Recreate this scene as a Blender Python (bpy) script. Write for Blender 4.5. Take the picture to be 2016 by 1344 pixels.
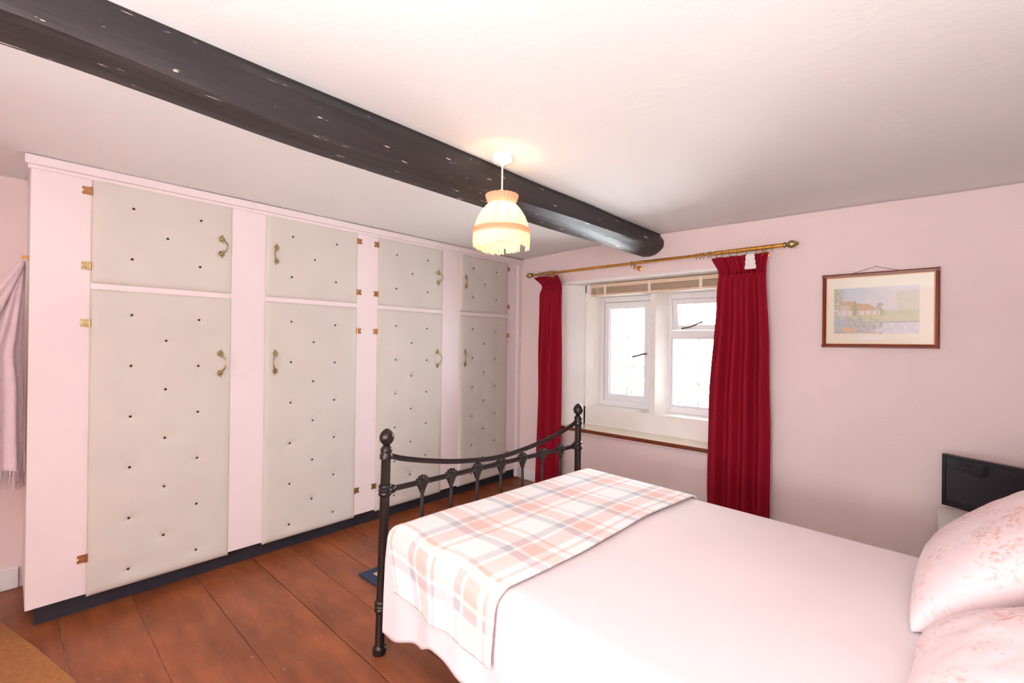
import bpy, bmesh, math, random
from mathutils import Vector, Matrix, noise
random.seed(7)
for o in list(bpy.data.objects): bpy.data.objects.remove(o, do_unlink=True)
scene = bpy.context.scene
COL = scene.collection
PI = math.pi

# ------------------------------------------------------------------ camera
YAW, PITCH, ROLL, FPX = 0.73740659, 0.0024767, 0.01232448, 900.93
CAM = Vector((0, 0, 1.35))
fw = Vector((-math.sin(YAW)*math.cos(PITCH), math.cos(YAW)*math.cos(PITCH), math.sin(PITCH)))
rt = Vector((math.cos(YAW), math.sin(YAW), 0)); up = rt.cross(fw)
r2 = rt*math.cos(ROLL)+up*math.sin(ROLL); u2 = -rt*math.sin(ROLL)+up*math.cos(ROLL)
cd = bpy.data.cameras.new('camera'); cam = bpy.data.objects.new('camera', cd); COL.objects.link(cam)
cd.sensor_width = 36; cd.lens = FPX/2016*36; cd.clip_start = 0.02
cam.matrix_world = Matrix(((r2.x, u2.x, -fw.x, CAM.x), (r2.y, u2.y, -fw.y, CAM.y), (r2.z, u2.z, -fw.z, CAM.z), (0, 0, 0, 1)))
scene.camera = cam

# ------------------------------------------------------------------ world, daylight, exposure
wd = bpy.data.worlds.new('sky'); scene.world = wd; wd.use_nodes = True
bg = wd.node_tree.nodes['Background']; bg.inputs['Color'].default_value = (0.93, 0.97, 1.0, 1); bg.inputs['Strength'].default_value = 18.0
scene.view_settings.view_transform = 'Standard'; scene.view_settings.look = 'None'
scene.view_settings.exposure = 0.5; scene.view_settings.gamma = 1.0; scene.view_settings.use_curve_mapping = False
def portal(name, loc, rot, sx, sy):
    l = bpy.data.lights.new(name, 'AREA'); l.shape = 'RECTANGLE'; l.size = sx; l.size_y = sy; l.cycles.is_portal = True
    o = bpy.data.objects.new(name, l); COL.objects.link(o); o.location = loc; o.rotation_euler = rot; return o
portal('window_daylight', (-1.715, 3.95, 1.28), (-PI/2, 0, 0), 1.7, 1.3)
portal('added_window_daylight', (-.525, -2.27, 1.02), (PI/2, 0, 0), 1.45, .9)  # sky portal for the added window behind the viewpoint

# ------------------------------------------------------------------ materials
def new_mat(name):
    m = bpy.data.materials.new(name); m.use_nodes = True
    nt = m.node_tree; return m, nt, nt.nodes['Principled BSDF']
def srgb(r, g, b):
    f = lambda c: (c/255/12.92) if c/255 <= .04045 else ((c/255+.055)/1.055)**2.4
    return (f(r), f(g), f(b), 1)
def mat(name, col, rough=.6, var=.0, vscale=6, bump=0, bscale=120, metal=0, spec=.5, col2=None, stretch=None, sheen=0, coat=0):
    m, nt, b = new_mat(name); N, L = nt.nodes, nt.links
    b.inputs['Roughness'].default_value = rough; b.inputs['Metallic'].default_value = metal
    b.inputs['Specular IOR Level'].default_value = spec; b.inputs['Sheen Weight'].default_value = sheen; b.inputs['Coat Weight'].default_value = coat
    tc = N.new('ShaderNodeTexCoord'); src = tc.outputs['Object']
    if stretch:
        mp = N.new('ShaderNodeMapping'); mp.inputs['Scale'].default_value = stretch; L.new(src, mp.inputs['Vector']); src = mp.outputs['Vector']
    if var or col2:
        nz = N.new('ShaderNodeTexNoise'); nz.inputs['Scale'].default_value = vscale; nz.inputs['Detail'].default_value = 6
        L.new(src, nz.inputs['Vector'])
        rp = N.new('ShaderNodeValToRGB'); c2 = col2 or tuple(min(1, c*(1-var)) for c in col[:3])+(1,)
        rp.color_ramp.elements[0].position = .35; rp.color_ramp.elements[0].color = c2
        rp.color_ramp.elements[1].position = .65; rp.color_ramp.elements[1].color = col
        L.new(nz.outputs['Fac'], rp.inputs['Fac']); L.new(rp.outputs['Color'], b.inputs['Base Color'])
    else: b.inputs['Base Color'].default_value = col
    if bump:
        n2 = N.new('ShaderNodeTexNoise'); n2.inputs['Scale'].default_value = bscale; n2.inputs['Detail'].default_value = 4
        L.new(src, n2.inputs['Vector'])
        bp = N.new('ShaderNodeBump'); bp.inputs['Strength'].default_value = bump; bp.inputs['Distance'].default_value = .004
        L.new(n2.outputs['Fac'], bp.inputs['Height']); L.new(bp.outputs['Normal'], b.inputs['Normal'])
    return m
M = {}
M['wall'] = mat('pink_wall_paint', srgb(240, 221, 219), .75, .05, 1.5, .25, 60)
M['ceiling'] = mat('white_ceiling_paint', srgb(238, 237, 236), .8, .03, 1.2, .35, 25)
M['wood_pink'] = mat('pale_pink_gloss_paint', srgb(239, 227, 228), .35, .03, 3, .06, 40)
M['pad'] = mat('padded_grey_vinyl', srgb(213, 208, 200), .5, .04, 4, .08, 200)
M['button'] = mat('black_button', srgb(22, 20, 18), .3)
M['brass'] = mat('brass', srgb(228, 170, 82), .33, .2, 30, metal=1)
M['brass_pale'] = mat('worn_pale_brass', srgb(190, 172, 125), .35, .35, 60, metal=1)
M['copper'] = mat('coppered_hinge', srgb(200, 150, 104), .35, .2, 60, metal=.9)
M['plinth'] = mat('navy_black_plinth', srgb(42, 44, 54), .5, .3, 8, .2, 60)
M['white'] = mat('white_paint', srgb(246, 245, 243), .5, .03, 4, .12, 50)
M['stone'] = mat('painted_stone', srgb(247, 244, 239), .8, .05, 5, .5, 45)
M['upvc'] = mat('white_upvc', srgb(244, 245, 247), .25)
M['lead'] = mat('pale_lead_strip', srgb(170, 174, 178), .4)
M['steel'] = mat('brushed_steel', srgb(120, 114, 100), .4, metal=1)
M['seal'] = mat('dark_rubber_seal', srgb(70, 70, 72), .6)
M['sill_top'] = mat('varnished_pale_sill', srgb(246, 234, 212), .15, .12, 7, stretch=(1, 12, 1))
M['sill_edge'] = mat('dark_varnished_edge', srgb(120, 52, 24), .3, .2, 7, stretch=(1, 12, 1))
M['curtain'] = mat('crimson_velvet', srgb(148, 10, 37), .8, .08, 8, .1, 180, sheen=0, spec=.2)
M['lining'] = mat('white_curtain_lining', srgb(235, 228, 228), .8)
M['blindwood'] = mat('pale_wood_slat', srgb(232, 208, 180), .45, .1, 10, stretch=(.3, 6, 6))
M['cord'] = mat('cream_cord', srgb(238, 228, 210), .7)
M['iron'] = mat('dark_bronze_metal', srgb(62, 54, 53), .32, .15, 20, metal=.75, spec=.6)
M['mattress'] = mat('white_mattress', srgb(240, 236, 232), .8)
M['sheet'] = mat('pale_pink_cotton', srgb(242, 228, 231), .85, .02, 3, .1, 250, spec=.2)
M['tv'] = mat('black_gloss_plastic', srgb(16, 15, 18), .25)
M['screen'] = mat('tv_screen', srgb(14, 12, 20), .06)
M['cab'] = mat('white_cabinet', srgb(236, 232, 226), .4)
M['frame'] = mat('mahogany_frame', srgb(128, 52, 22), .3, .25, 12, stretch=(1, 1, 1))
M['gilt'] = mat('pale_gilt_slip', srgb(226, 176, 128), .4)
M['mount'] = mat('cream_mount', srgb(242, 232, 214), .8)
M['string'] = mat('brown_string', srgb(110, 80, 66), .8)
M['carpet'] = mat('tan_carpet', srgb(178, 122, 78), .95, .2, 60, .9, 350, spec=.1)
M['robe'] = mat('mauve_wool', srgb(232, 211, 216), .95, .08, 12, .5, 220, spec=.1, sheen=.3)
M['shade_trim'] = mat('pink_ruffle', srgb(232, 150, 130), .8)
M['leaf'] = mat('pale_leaf', srgb(84, 98, 48), .8, .4, 3)
M['bark'] = mat('bark', srgb(140, 125, 105), .9, .3, 9)
M['dust'] = mat('dusty_subfloor', srgb(196, 160, 128), .9, .6, 14)
M['joint_dark'] = mat('dark_skirting_edge', srgb(60, 46, 36), .9)

def glass_mat():
    m, nt, b = new_mat('clear_pane'); N, L = nt.nodes, nt.links; N.remove(b)
    out = N['Material Output']; t = N.new('ShaderNodeBsdfTransparent'); g = N.new('ShaderNodeBsdfGlossy'); g.inputs['Roughness'].default_value = 0.0
    fr = N.new('ShaderNodeFresnel'); fr.inputs['IOR'].default_value = 1.45; mx = N.new('ShaderNodeMixShader')
    L.new(fr.outputs[0], mx.inputs[0]); L.new(t.outputs[0], mx.inputs[1]); L.new(g.outputs[0], mx.inputs[2]); L.new(mx.outputs[0], out.inputs[0]); return m
M['glass'] = glass_mat()

def floor_mat():
    m, nt, b = new_mat('stained_floorboard'); N, L = nt.nodes, nt.links
    tc = N.new('ShaderNodeTexCoord'); geo = N.new('ShaderNodeObjectInfo')
    mp = N.new('ShaderNodeMapping'); mp.inputs['Scale'].default_value = (1.6, 7, 1); L.new(tc.outputs['Object'], mp.inputs['Vector'])
    addv = N.new('ShaderNodeVectorMath'); addv.operation = 'ADD'; L.new(mp.outputs[0], addv.inputs[0])
    sc = N.new('ShaderNodeMath'); sc.operation = 'MULTIPLY'; sc.inputs[1].default_value = 37; L.new(geo.outputs['Random'], sc.inputs[0]); L.new(sc.outputs[0], addv.inputs[1])
    n1 = N.new('ShaderNodeTexNoise'); n1.inputs['Scale'].default_value = 2.2; n1.inputs['Detail'].default_value = 8; n1.inputs['Roughness'].default_value = .6; L.new(addv.outputs[0], n1.inputs['Vector'])
    rp = N.new('ShaderNodeValToRGB'); e = rp.color_ramp.elements
    e[0].position = .3; e[0].color = srgb(128, 68, 38); e[1].position = .72; e[1].color = srgb(166, 92, 52)
    L.new(n1.outputs['Fac'], rp.inputs['Fac'])
    n2 = N.new('ShaderNodeTexNoise'); n2.inputs['Scale'].default_value = 2.4; n2.inputs['Detail'].default_value = 5; L.new(tc.outputs['Object'], n2.inputs['Vector'])
    r2_ = N.new('ShaderNodeValToRGB'); r2_.color_ramp.elements[0].position = .4; r2_.color_ramp.elements[0].color = (.62, .58, .56, 1); r2_.color_ramp.elements[1].position = .62; r2_.color_ramp.elements[1].color = (1, 1, 1, 1)
    L.new(n2.outputs['Fac'], r2_.inputs['Fac'])
    mx = N.new('ShaderNodeMix'); mx.data_type = 'RGBA'; mx.blend_type = 'MULTIPLY'; mx.inputs[0].default_value = .8
    L.new(rp.outputs[0], mx.inputs[6]); L.new(r2_.outputs[0], mx.inputs[7])
    # flecks of bare, scuffed wood
    n3 = N.new('ShaderNodeTexNoise'); n3.inputs['Scale'].default_value = 26; n3.inputs['Detail'].default_value = 6; L.new(tc.outputs['Object'], n3.inputs['Vector'])
    r3 = N.new('ShaderNodeValToRGB'); r3.color_ramp.elements[0].position = .70; r3.color_ramp.elements[0].color = (0, 0, 0, 1); r3.color_ramp.elements[1].position = .76; r3.color_ramp.elements[1].color = (1, 1, 1, 1)
    L.new(n3.outputs['Fac'], r3.inputs['Fac'])
    mx2 = N.new('ShaderNodeMix'); mx2.data_type = 'RGBA'; L.new(r3.outputs[0], mx2.inputs[0]); L.new(mx.outputs[2], mx2.inputs[6]); mx2.inputs[7].default_value = srgb(205, 160, 120)
    L.new(mx2.outputs[2], b.inputs['Base Color'])
    b.inputs['Roughness'].default_value = .42
    bp = N.new('ShaderNodeBump'); bp.inputs['Strength'].default_value = .3; bp.inputs['Distance'].default_value = .003; L.new(n1.outputs['Fac'], bp.inputs['Height']); L.new(bp.outputs[0], b.inputs['Normal'])
    return m
M['floor'] = floor_mat()

def beam_mat():
    m, nt, b = new_mat('black_painted_oak'); N, L = nt.nodes, nt.links
    tc = N.new('ShaderNodeTexCoord'); mp = N.new('ShaderNodeMapping'); mp.inputs['Scale'].default_value = (9, 1.4, 9); L.new(tc.outputs['Object'], mp.inputs['Vector'])
    n1 = N.new('ShaderNodeTexNoise'); n1.inputs['Scale'].default_value = 3; n1.inputs['Detail'].default_value = 6; L.new(mp.outputs[0], n1.inputs['Vector'])
    rp = N.new('ShaderNodeValToRGB'); rp.color_ramp.elements[0].color = srgb(26, 22, 24); rp.color_ramp.elements[1].color = srgb(48, 42, 44); L.new(n1.outputs['Fac'], rp.inputs['Fac'])
    mp2 = N.new('ShaderNodeMapping'); mp2.inputs['Scale'].default_value = (60, 9, 60); L.new(tc.outputs['Object'], mp2.inputs['Vector'])
    n2 = N.new('ShaderNodeTexNoise'); n2.inputs['Scale'].default_value = 1; n2.inputs['Detail'].default_value = 5; L.new(mp2.outputs[0], n2.inputs['Vector'])
    r2_ = N.new('ShaderNodeValToRGB'); r2_.color_ramp.elements[0].position = .685; r2_.color_ramp.elements[0].color = (0, 0, 0, 1); r2_.color_ramp.elements[1].position = .70; r2_.color_ramp.elements[1].color = (1, 1, 1, 1); L.new(n2.outputs['Fac'], r2_.inputs['Fac'])
    mx = N.new('ShaderNodeMix'); mx.data_type = 'RGBA'; L.new(r2_.outputs[0], mx.inputs[0]); L.new(rp.outputs[0], mx.inputs[6]); mx.inputs[7].default_value = srgb(215, 205, 195)
    L.new(mx.outputs[2], b.inputs['Base Color']); b.inputs['Roughness'].default_value = .48
    bp = N.new('ShaderNodeBump'); bp.inputs['Strength'].default_value = .5; bp.inputs['Distance'].default_value = .01; L.new(n1.outputs['Fac'], bp.inputs['Height']); L.new(bp.outputs[0], b.inputs['Normal'])
    return m
M['beam'] = beam_mat()

def plaid_mat():
    m, nt, b = new_mat('pink_grey_plaid_fleece'); N, L = nt.nodes, nt.links
    uv = N.new('ShaderNodeUVMap'); sp = N.new('ShaderNodeSeparateXYZ'); L.new(uv.outputs[0], sp.inputs[0])
    W_, P_, G_, Ln = srgb(250, 247, 247), srgb(234, 194, 184), srgb(188, 188, 197), srgb(232, 208, 206)
    outs = []
    per = .308
    for ax, ph in ((0, .44), (1, .04)):
        a = N.new('ShaderNodeMath'); a.operation = 'SUBTRACT'; a.inputs[1].default_value = ph-10*per; L.new(sp.outputs[ax], a.inputs[0])
        d = N.new('ShaderNodeMath'); d.operation = 'DIVIDE'; d.inputs[1].default_value = per; L.new(a.outputs[0], d.inputs[0])
        f = N.new('ShaderNodeMath'); f.operation = 'FRACT'; L.new(d.outputs[0], f.inputs[0])
        rp = N.new('ShaderNodeValToRGB'); cr = rp.color_ramp
        stops = [(0, P_), (.014, P_), (.02, W_), (.143, W_), (.15, G_), (.182, G_), (.189, W_), (.198, W_), (.206, P_), (.272, P_), (.28, W_), (.304, W_)]
        cr.elements[0].position = 0; cr.elements[0].color = stops[0][1]; cr.elements[1].position = stops[-1][0]/per; cr.elements[1].color = stops[-1][1]
        for t, c in stops[1:-1]:
            e = cr.elements.new(t/per); e.color = c
        L.new(f.outputs[0], rp.inputs[0]); outs.append(rp)
    mx = N.new('ShaderNodeMix'); mx.data_type = 'RGBA'; mx.inputs[0].default_value = .5
    L.new(outs[0].outputs[0], mx.inputs[6]); L.new(outs[1].outputs[0], mx.inputs[7])
    L.new(mx.outputs[2], b.inputs['Base Color']); b.inputs['Roughness'].default_value = .95; b.inputs['Specular IOR Level'].default_value = .1; b.inputs['Sheen Weight'].default_value = .2
    nz = N.new('ShaderNodeTexNoise'); nz.inputs['Scale'].default_value = 260; tc = N.new('ShaderNodeTexCoord'); L.new(tc.outputs['Object'], nz.inputs['Vector'])
    bp = N.new('ShaderNodeBump'); bp.inputs['Strength'].default_value = .3; bp.inputs['Distance'].default_value = .003; L.new(nz.outputs['Fac'], bp.inputs['Height']); L.new(bp.outputs[0], b.inputs['Normal'])
    return m
M['plaid'] = plaid_mat()

def pillow_mat():
    m, nt, b = new_mat('pink_floral_cotton'); N, L = nt.nodes, nt.links
    tc = N.new('ShaderNodeTexCoord')
    n1 = N.new('ShaderNodeTexNoise'); n1.inputs['Scale'].default_value = 7; n1.inputs['Detail'].default_value = 3; L.new(tc.outputs['Object'], n1.inputs['Vector'])
    n2 = N.new('ShaderNodeTexNoise'); n2.inputs['Scale'].default_value = 75; n2.inputs['Detail'].default_value = 4; L.new(tc.outputs['Object'], n2.inputs['Vector'])
    mul = N.new('ShaderNodeMath'); mul.operation = 'MULTIPLY'; L.new(n1.outputs['Fac'], mul.inputs[0]); L.new(n2.outputs['Fac'], mul.inputs[1])
    rp = N.new('ShaderNodeValToRGB'); cr = rp.color_ramp
    cr.elements[0].position = .26; cr.elements[0].color = srgb(248, 228, 230); cr.elements[1].position = .42; cr.elements[1].color = srgb(232, 176, 172)
    e = cr.elements.new(.31); e.color = srgb(246, 218, 215)
    L.new(mul.outputs[0], rp.inputs[0])
    n3 = N.new('ShaderNodeTexNoise'); n3.inputs['Scale'].default_value = 80; n3.inputs['Detail'].default_value = 2; L.new(tc.outputs['Object'], n3.inputs['Vector'])
    r3 = N.new('ShaderNodeValToRGB'); r3.color_ramp.elements[0].position = .685; r3.color_ramp.elements[0].color = (0, 0, 0, 1); r3.color_ramp.elements[1].position = .74; r3.color_ramp.elements[1].color = (.6, .6, .6, 1); L.new(n3.outputs['Fac'], r3.inputs[0])
    mx = N.new('ShaderNodeMix'); mx.data_type = 'RGBA'; L.new(r3.outputs[0], mx.inputs[0]); L.new(rp.outputs[0], mx.inputs[6]); mx.inputs[7].default_value = srgb(190, 180, 190)
    L.new(mx.outputs[2], b.inputs['Base Color']); b.inputs['Roughness'].default_value = .9; b.inputs['Specular IOR Level'].default_value = .15
    return m
M['pillow'] = pillow_mat()

def shade_mat(name, col, tcol, w=.65):
    m, nt, b = new_mat(name); N, L = nt.nodes, nt.links
    b.inputs['Base Color'].default_value = col; b.inputs['Roughness'].default_value = .9
    t = N.new('ShaderNodeBsdfTranslucent'); t.inputs['Color'].default_value = tcol; mx = N.new('ShaderNodeMixShader'); mx.inputs[0].default_value = w
    out = N['Material Output']; L.new(b.outputs[0], mx.inputs[1]); L.new(t.outputs[0], mx.inputs[2]); L.new(mx.outputs[0], out.inputs[0]); return m
M['shade'] = shade_mat('cream_lampshade_silk', srgb(248, 236, 206), srgb(252, 228, 170))
M['fringe'] = shade_mat('cream_fringe', srgb(250, 238, 214), srgb(252, 234, 192))
M['ruffle'] = shade_mat('pink_ruffle_cloth', srgb(240, 168, 150), srgb(245, 160, 130), .4)
def bulb_mat():
    m, nt, b = new_mat('lit_bulb'); b.inputs['Emission Color'].default_value = (1, .8, .5, 1); b.inputs['Emission Strength'].default_value = 25; return m
M['bulb'] = bulb_mat()
def attr_mat(name, rough=.6):
    m, nt, b = new_mat(name); a = nt.nodes.new('ShaderNodeVertexColor'); a.layer_name = 'print'
    nt.links.new(a.outputs[0], b.inputs['Base Color']); b.inputs['Roughness'].default_value = rough; return m
M['print'] = attr_mat('watercolour_print', .8)
def rug_mat():
    m, nt, b = new_mat('patterned_wool_rug'); N, L = nt.nodes, nt.links
    tc = N.new('ShaderNodeTexCoord'); mp = N.new('ShaderNodeMapping'); mp.inputs['Scale'].default_value = (22, 22, 22); L.new(tc.outputs['Object'], mp.inputs[0])
    v = N.new('ShaderNodeTexVoronoi'); v.inputs['Scale'].default_value = 1; v.distance = 'MANHATTAN'; L.new(mp.outputs[0], v.inputs['Vector'])
    rp = N.new('ShaderNodeValToRGB'); cr = rp.color_ramp; cr.interpolation = 'CONSTANT'
    cr.elements[0].position = 0; cr.elements[0].color = srgb(120, 70, 60); cr.elements[1].position = .55; cr.elements[1].color = srgb(60, 70, 100)
    e = cr.elements.new(.25); e.color = srgb(222, 200, 165); L.new(v.outputs['Distance'], rp.inputs[0]); L.new(rp.outputs[0], b.inputs['Base Color']); b.inputs['Roughness'].default_value = .95; return m
M['rug'] = rug_mat()
M['rug_blue'] = mat('navy_wool', srgb(44, 58, 90), .95, .2, 60, .5, 300)
M['rug_cream'] = mat('cream_wool', srgb(214, 190, 160), .95, .2, 60, .5, 300)

# ------------------------------------------------------------------ mesh helpers
def mesh_obj(name, bm, m, parent=None, smooth=None, bevel=0):
    me = bpy.data.meshes.new(name); bm.normal_update()
    bmesh.ops.recalc_face_normals(bm, faces=bm.faces[:]) if bm.faces else None
    bm.to_mesh(me); bm.free(); me.materials.append(M[m] if isinstance(m, str) else m)
    if smooth is not None:
        me.shade_smooth()
        if smooth < 179: me.set_sharp_from_angle(angle=math.radians(smooth))
    o = bpy.data.objects.new(name, me); COL.objects.link(o)
    if parent: o.parent = parent
    if bevel:
        md = o.modifiers.new('bevel', 'BEVEL'); md.width = bevel; md.segments = 2; md.limit_method = 'ANGLE'
    return o
def inst(name, me, parent, loc=(0, 0, 0), rot=(0, 0, 0), scale=(1, 1, 1)):
    o = bpy.data.objects.new(name, me); COL.objects.link(o); o.parent = parent; o.location = loc; o.rotation_euler = rot; o.scale = scale; return o
def box(bm, x0, x1, y0, y1, z0, z1):
    vs = [bm.verts.new((x, y, z)) for z in (z0, z1) for y in (y0, y1) for x in (x0, x1)]
    for f in ((0, 2, 3, 1), (4, 5, 7, 6), (0, 1, 5, 4), (2, 6, 7, 3), (0, 4, 6, 2), (1, 3, 7, 5)): bm.faces.new([vs[i] for i in f])
    return bm
def B(*boxes):
    bm = bmesh.new()
    for b in boxes: box(bm, *b)
    return bm
def prism(bm, pts, z0, z1, axis='z'):
    """polygon pts extruded along an axis; pts are the two other coordinates in xyz order"""
    def P(p, t): return {'z': (p[0], p[1], t), 'y': (p[0], t, p[1]), 'x': (t, p[0], p[1])}[axis]
    a = [bm.verts.new(P(p, z0)) for p in pts]; b = [bm.verts.new(P(p, z1)) for p in pts]; n = len(pts)
    bm.faces.new(a); bm.faces.new(b[::-1])
    for i in range(n): bm.faces.new((a[i], b[i], b[(i+1) % n], a[(i+1) % n]))
    return bm
def lathe(bm, prof, seg=20, axis='z', c=(0, 0, 0), mod=None):
    rings = []
    for r, h in prof:
        ring = []
        for k in range(seg):
            t = 2*PI*k/seg; rr = r*(mod(t, h) if mod else 1)
            p = {'z': (rr*math.cos(t), rr*math.sin(t), h), 'x': (h, rr*math.cos(t), rr*math.sin(t)), 'y': (rr*math.cos(t), h, rr*math.sin(t))}[axis]
            ring.append(bm.verts.new((p[0]+c[0], p[1]+c[1], p[2]+c[2])))
        rings.append(ring)
    for a, b in zip(rings, rings[1:]):
        for k in range(seg): bm.faces.new((a[k], a[(k+1) % seg], b[(k+1) % seg], b[k]))
    bm.faces.new(rings[0][::-1]); bm.faces.new(rings[-1]); return bm
def tube(bm, pts, r, seg=10):
    pts = [Vector(p) for p in pts]; rings = []; n = len(pts)
    rad = r if isinstance(r, (list, tuple)) else [r]*n
    nrm = None
    for i, p in enumerate(pts):
        t = (pts[min(i+1, n-1)]-pts[max(i-1, 0)]).normalized()
        if nrm is None:
            a = Vector((0, 0, 1)) if abs(t.z) < .9 else Vector((1, 0, 0)); nrm = (a-t*a.dot(t)).normalized()
        else: nrm = (nrm-t*nrm.dot(t)).normalized()
        bn = t.cross(nrm)
        rings.append([bm.verts.new(p+(nrm*math.cos(2*PI*k/seg)+bn*math.sin(2*PI*k/seg))*rad[i]) for k in range(seg)])
    for a, b in zip(rings, rings[1:]):
        for k in range(seg): bm.faces.new((a[k], a[(k+1) % seg], b[(k+1) % seg], b[k]))
    bm.faces.new(rings[0][::-1]); bm.faces.new(rings[-1]); return bm
def ell(bm, c, r, rot=None, u=10, v=8):
    mtx = Matrix.Translation(c) @ (rot.to_4x4() if rot else Matrix.Identity(4)) @ Matrix.Diagonal((r[0], r[1], r[2], 1))
    bmesh.ops.create_uvsphere(bm, u_segments=u, v_segments=v, radius=1, matrix=mtx); return bm
def grid(bm, nu, nv, fn, uvfn=None):
    vs = [[bm.verts.new(fn(i/(nu-1), j/(nv-1))) for j in range(nv)] for i in range(nu)]
    uvl = bm.loops.layers.uv.new('UVMap') if uvfn else None
    for i in range(nu-1):
        for j in range(nv-1):
            f = bm.faces.new((vs[i][j], vs[i+1][j], vs[i+1][j+1], vs[i][j+1]))
            if uvfn:
                for lp, (a, b) in zip(f.loops, ((i, j), (i+1, j), (i+1, j+1), (i, j+1))): lp[uvl].uv = uvfn(a/(nu-1), b/(nv-1))
    return bm
def solid(o, t, off=0, sub=0):
    md = o.modifiers.new('thickness', 'SOLIDIFY'); md.thickness = t; md.offset = off
    if sub: s = o.modifiers.new('smooth', 'SUBSURF'); s.levels = sub; s.render_levels = sub
def lerp(a, b, t): return a+(b-a)*t
def interp(x, pts):
    if x <= pts[0][0]: return pts[0][1]
    for (a, b), (c, d) in zip(pts, pts[1:]):
        if x <= c: t = (x-a)/(c-a); return lerp(b, d, t*t*(3-2*t))
    return pts[-1][1]
def catmull(pts, n=8):
    P = [Vector(p) for p in pts]; P = [2*P[0]-P[1]]+P+[2*P[-1]-P[-2]]; out = []
    for i in range(1, len(P)-2):
        for k in range(n):
            t = k/n; a, b, c, d = P[i-1:i+3]
            out.append(.5*((2*b)+(c-a)*t+(2*a-5*b+4*c-d)*t*t+(3*b-a-3*c+d)*t**3))
    out.append(P[-2]); return out
def tag(o, label=None, cat=None, group=None, kind=None):
    if label: o['label'] = label
    if cat: o['category'] = cat
    if group: o['group'] = group
    if kind: o['kind'] = kind
    return o
def thing(name, label, cat, loc=(0, 0, 0), rotz=0, group=None, kind=None):
    o = bpy.data.objects.new(name, None); COL.objects.link(o); o.location = loc; o.rotation_euler = (0, 0, rotz); o.empty_display_size = .1
    return tag(o, label, cat, group, kind)
def wparent(o, root):
    """parent an object whose mesh is in world coordinates to an unrotated root"""
    o.parent = root; o.matrix_parent_inverse = Matrix.Translation(-Vector(root.location)); return o

# ------------------------------------------------------------------ room shell
XL, XR, YN, YF = -3.63, 0.62, -1.95, 3.47
def ceil_z(x): return interp(x, [(-3.7, 2.2), (-3.3, 2.19), (-3.0, 2.182), (-2.3, 2.205), (-1.7, 2.222), (-.6, 2.212), (.7, 2.192)])
# floor with single boards
floor = tag(mesh_obj('floor', B((XL, XR, YN, YF, -.12, -.006)), 'dust'), 'worn red-brown stained wide board floor', kind='structure')
edges = [YN, -1.68, -1.40, -1.13, -.86, -.60, -.35, -.09, .176, .447, .731, 1.03, 1.25, 1.455, 1.685, 1.95, 2.21, 2.48, 2.75, 3.0, 3.24, YF]
for i, (a, b) in enumerate(zip(edges, edges[1:])):
    cuts = [XL, XR]
    if i in (3, 9, 12, 15): cuts = [XL, -1.25-.35*(i % 3), XR]
    if i == 13: cuts = [XL, -2.05, XR]
    for c, d in zip(cuts, cuts[1:]):
        w, ln = (b-a)-.0035, (d-c)-.003
        bm = bmesh.new()
        grid_n = 24
        dz = random.uniform(-.0015, .0015)
        prof = [(-w/2, -.012), (-w/2, -.0015), (-w/2+.002, 0), (w/2-.002, 0), (w/2, -.0015), (w/2, -.012)]
        prism(bm, prof, -ln/2, ln/2, 'x')
        o = mesh_obj('floorboard', bm, 'floor', floor); o.location = ((c+d)/2, (a+b)/2, dz)
# ceiling
bm = bmesh.new()
def cfn(u, v):
    x, y = lerp(XL-.1, XR+.1, u), lerp(YN-.1, YF+.02, v)
    return (x, y, ceil_z(x)+.006*noise.noise((x*1.3, y*1.3, 0)))
grid(bm, 60, 60, cfn)
ceil = tag(mesh_obj('ceiling', bm, 'ceiling', smooth=179), 'uneven white plaster ceiling', kind='structure'); solid(ceil, .08, 1)
# far wall with window hole
WX0, WX1, WZ0, WZ1, WYB = -2.53, -.90, .585, 1.905, 3.90
bm = B((XL-.1, WX0, YF, WYB, -.1, 2.4), (WX1, XR+.1, YF, WYB, -.1, 2.4), (WX0, WX1, YF, WYB, -.1, WZ0-.025), (WX0, WX1, YF, WYB, WZ1, 2.4))
tag(mesh_obj('wall_far', bm, 'wall'), 'pink painted wall around the window', kind='structure')
tag(mesh_obj('wall_left', B((XL-.12, XL, YN-.1, YF, -.1, 2.4)), 'wall'), 'pink painted wall behind the hanging shawl', kind='structure')
tag(mesh_obj('wall_right', B((XR, XR+.12, YN-.1, YF, -.1, 2.4)), 'wall'), 'pink painted wall behind the bed head', kind='structure')
# wall behind the viewpoint with an added, unseen window sized for the light
NX0, NX1, NZ0, NZ1 = -1.2, .15, .62, 1.42
bm = B((XL-.1, NX0, YN-.3, YN, -.1, 2.4), (NX1, XR+.1, YN-.3, YN, -.1, 2.4), (NX0, NX1, YN-.3, YN, -.1, NZ0), (NX0, NX1, YN-.3, YN, NZ1, 2.4))
tag(mesh_obj('wall_near', bm, 'wall'), 'pink painted wall with the added window', kind='structure')
w2 = thing('window_added', 'added unseen white framed window opposite the curtained one', None, ((NX0+NX1)/2, YN-.12, NZ0), kind='structure')
wN, hN = (NX1-NX0)/2, NZ1-NZ0
for k, (a, b, c, d) in enumerate([(-wN, -wN+.05, 0, hN), (wN-.05, wN, 0, hN), (-wN+.05, wN-.05, 0, .05), (-wN+.05, wN-.05, hN-.05, hN), (-.03, .03, .05, hN-.05)]):
    mesh_obj('window_frame', B((a, b, -.03, .03, c, d)), 'upvc', w2)
for s in (-1, 1):
    mesh_obj('pane', B((min(s*.03, s*(wN-.05)), max(s*.03, s*(wN-.05)), -.003, .003, .05, hN-.05)), 'glass', w2)
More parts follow.
